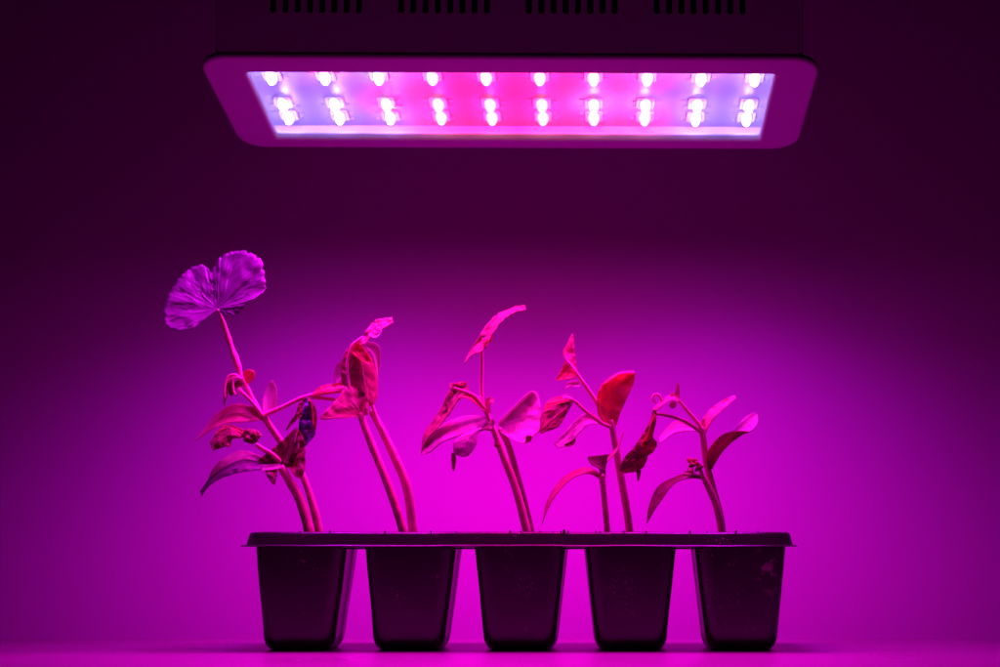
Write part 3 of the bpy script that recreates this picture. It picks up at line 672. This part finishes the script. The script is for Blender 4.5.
# --- pot 4, small one
p = Plant('seedling', (607, 536), .664, 'shortest seedling, with a narrow arching leaf and a small upturned sheath leaf')
p.stem([(608, 546), (607.5, 530), (605, 503), (602, 474)], [6.5, 6.2, 6, 6], 'dark')
p.ribbon([(600, 474), (593, 469), (583.5, 467.5), (569, 473.5), (558, 483), (547, 501), (542, 525)], [(599, 479), (590, 474), (577, 476), (565, 484.5), (554, 498), (546, 513), (542, 525)], 'wine', dA=[0, 2, 3, 2, 0], dB=[0, -3, -5, -4, -1], bulge=-.5, crumple=.4)
p.ribbon([(600, 478), (599, 469), (592, 465), (588.5, 460), (588, 456.5)], [(605.5, 478), (606, 466), (609, 458), (611, 455), (610, 454)], 'green', dA=[0, -3, -5, -4], dB=[0, 1, 2, 2], bulge=1.5)
p.ribbon([(608, 456), (614, 451), (619, 444), (623, 432)], [(607, 461), (613, 456), (619, 447), (623.5, 432)], 'pink', dA=[0, 2, 2], dB=[-1, 0, 1], bulge=.3)

# --- pot 5, right stem
p = Plant('seedling', (722, 536), .672, 'taller seedling in the rightmost cell, with a bright upturned leaf tip')
p.stem([(723, 546), (722.4, 530), (719.5, 512), (715, 495), (710, 477), (706, 461), (703.5, 440), (701.5, 427)], [8, 7.5, 7.5, 7, 7, 6.5, 6.5, 6], 'dark')
p.ribbon([(709, 471), (706.5, 456), (712, 444.5), (723, 434.5), (734, 431.5), (742, 431), (750, 431.7)], [(711, 471), (720, 455.5), (729, 445), (737, 438.5), (743, 434.5), (747, 433), (750, 431.9)], 'wine', dA=[-1, -4, -4, -2, 0], dB=[0, 2, 1, 0], bulge=1.5, crumple=.3)
p.ribbon([(732, 432), (741, 421.5), (748, 416), (754, 413.3), (757.5, 415)], [(738, 433), (750, 432), (755, 428), (758, 422), (758, 416)], 'mag', dA=[0, 3, 6, 7], dB=[-1, 0, 2, 5], bulge=1)
p.ribbon([(699, 430), (702, 420), (712, 408), (726, 399), (735, 395.3)], [(706, 433), (710, 424), (717.5, 414.5), (727, 406), (736, 398)], 'pink', dA=[0, 1, 2, 1], dB=[-1, -4, -4, -1], bulge=1, crumple=1.2, rag=.7)
p.stem([(702, 431), (698, 423), (686, 409), (677, 398)], [4, 4, 3.6, 3], 'mid', name='petiole', d=[0, -3])
p.stem([(701, 433), (697, 429), (684, 420.7), (670, 416), (656, 413.5)], [4, 4, 3.6, 3.4, 3], 'dark', name='petiole', d=[0, -6])
p.ribbon([(680, 400), (677, 392), (668, 396), (660, 402), (653, 409)], [(678, 402), (673, 400), (667, 402), (661, 407), (654, 412)], 'pink', dA=[-3, -2, -3], dB=[-5, -6, -6], crumple=1, rag=.6)
p.ribbon([(676, 396), (676, 390), (677.5, 383)], [(679, 397), (679, 390), (678.5, 383)], 'pink', dA=-3, dB=-3)
p.stem([(662, 402), (659, 395), (654, 395), (652.5, 400), (656, 402.5)], [2.5, 2.5, 2.5, 2.5, 2], 'mid', name='petiole', d=[-6, -6])
p.ribbon([(677, 402), (672, 402), (669, 405)], [(676, 406), (673, 408), (670, 407)], 'mag', dA=-2, dB=-3, crumple=.8, rag=.8)
p.ribbon([(653, 409), (651, 418), (646, 428), (634, 447), (624, 458), (619, 471)], [(656, 410), (656, 422), (653, 436), (657, 443), (652, 453), (645, 456)], 'dark', dA=[-6, -7, -7, -6], dB=[-6, -5, -3, -2], bulge=-2, crumple=1.4, rag=.8)
p.fan((634, 452), [(619.5, 470), (624, 473), (633, 472), (639, 471), (644, 466), (648, 455), (642, 447)], 'wine', d0=-7, depth=[0, 1, 1, 2, 3, 3, 2], crumple=1.0, rag=.8)
p.ribbon([(654, 414), (649, 430), (640, 446)], [(656, 416), (652, 434), (646, 448)], 'red', dA=-9, dB=-8, crumple=1.2, rag=.6)
p.ribbon([(637, 470), (637, 475), (638, 481)], [(641, 470), (640, 475), (638.5, 481)], 'dark', dA=-6, dB=-6)
p.ribbon([(703, 429), (690, 424), (678, 420), (668, 427), (659, 438)], [(702, 432), (689, 431), (673, 434), (665, 440), (660, 443)], 'mag', dA=[3, 8, 9], dB=[3, 5, 6], bulge=.6)

# --- pot 5, left stem
p = Plant('seedling', (720, 536), .665, 'low seedling with a withered bud and dark arching leaf, in the rightmost cell')
p.stem([(721, 546), (721, 530), (717, 508), (711, 492), (704, 478), (700, 474)], [6, 6.5, 7, 7, 7, 5], 'dark')
p.ribbon([(702, 475), (685.6, 473.5), (674, 477.5), (661, 484), (654, 492.7), (648.5, 508), (647, 523)], [(701, 479), (688.4, 478.5), (677, 482), (670, 488), (663, 498), (654, 511), (647.5, 523)], 'green', dA=[0, 2, 3, 2, 0], dB=[0, -2, -3, -3, 0], bulge=-.5, crumple=.4)
p.ribbon([(698, 475), (690, 470.5), (683, 472.5)], [(699, 477), (690, 475), (683, 474)], 'pink', dA=1, dB=0)
p.bud((695, 467), 9, 7.5, 'dark', 9, 12, d=-2)
p.bud((694, 462), 9, 4.5, 'red', 6, 15, d=-1)
p.stem([(703, 476), (700, 470), (696, 467)], [4, 4, 3], 'dark', name='petiole', d=-1)
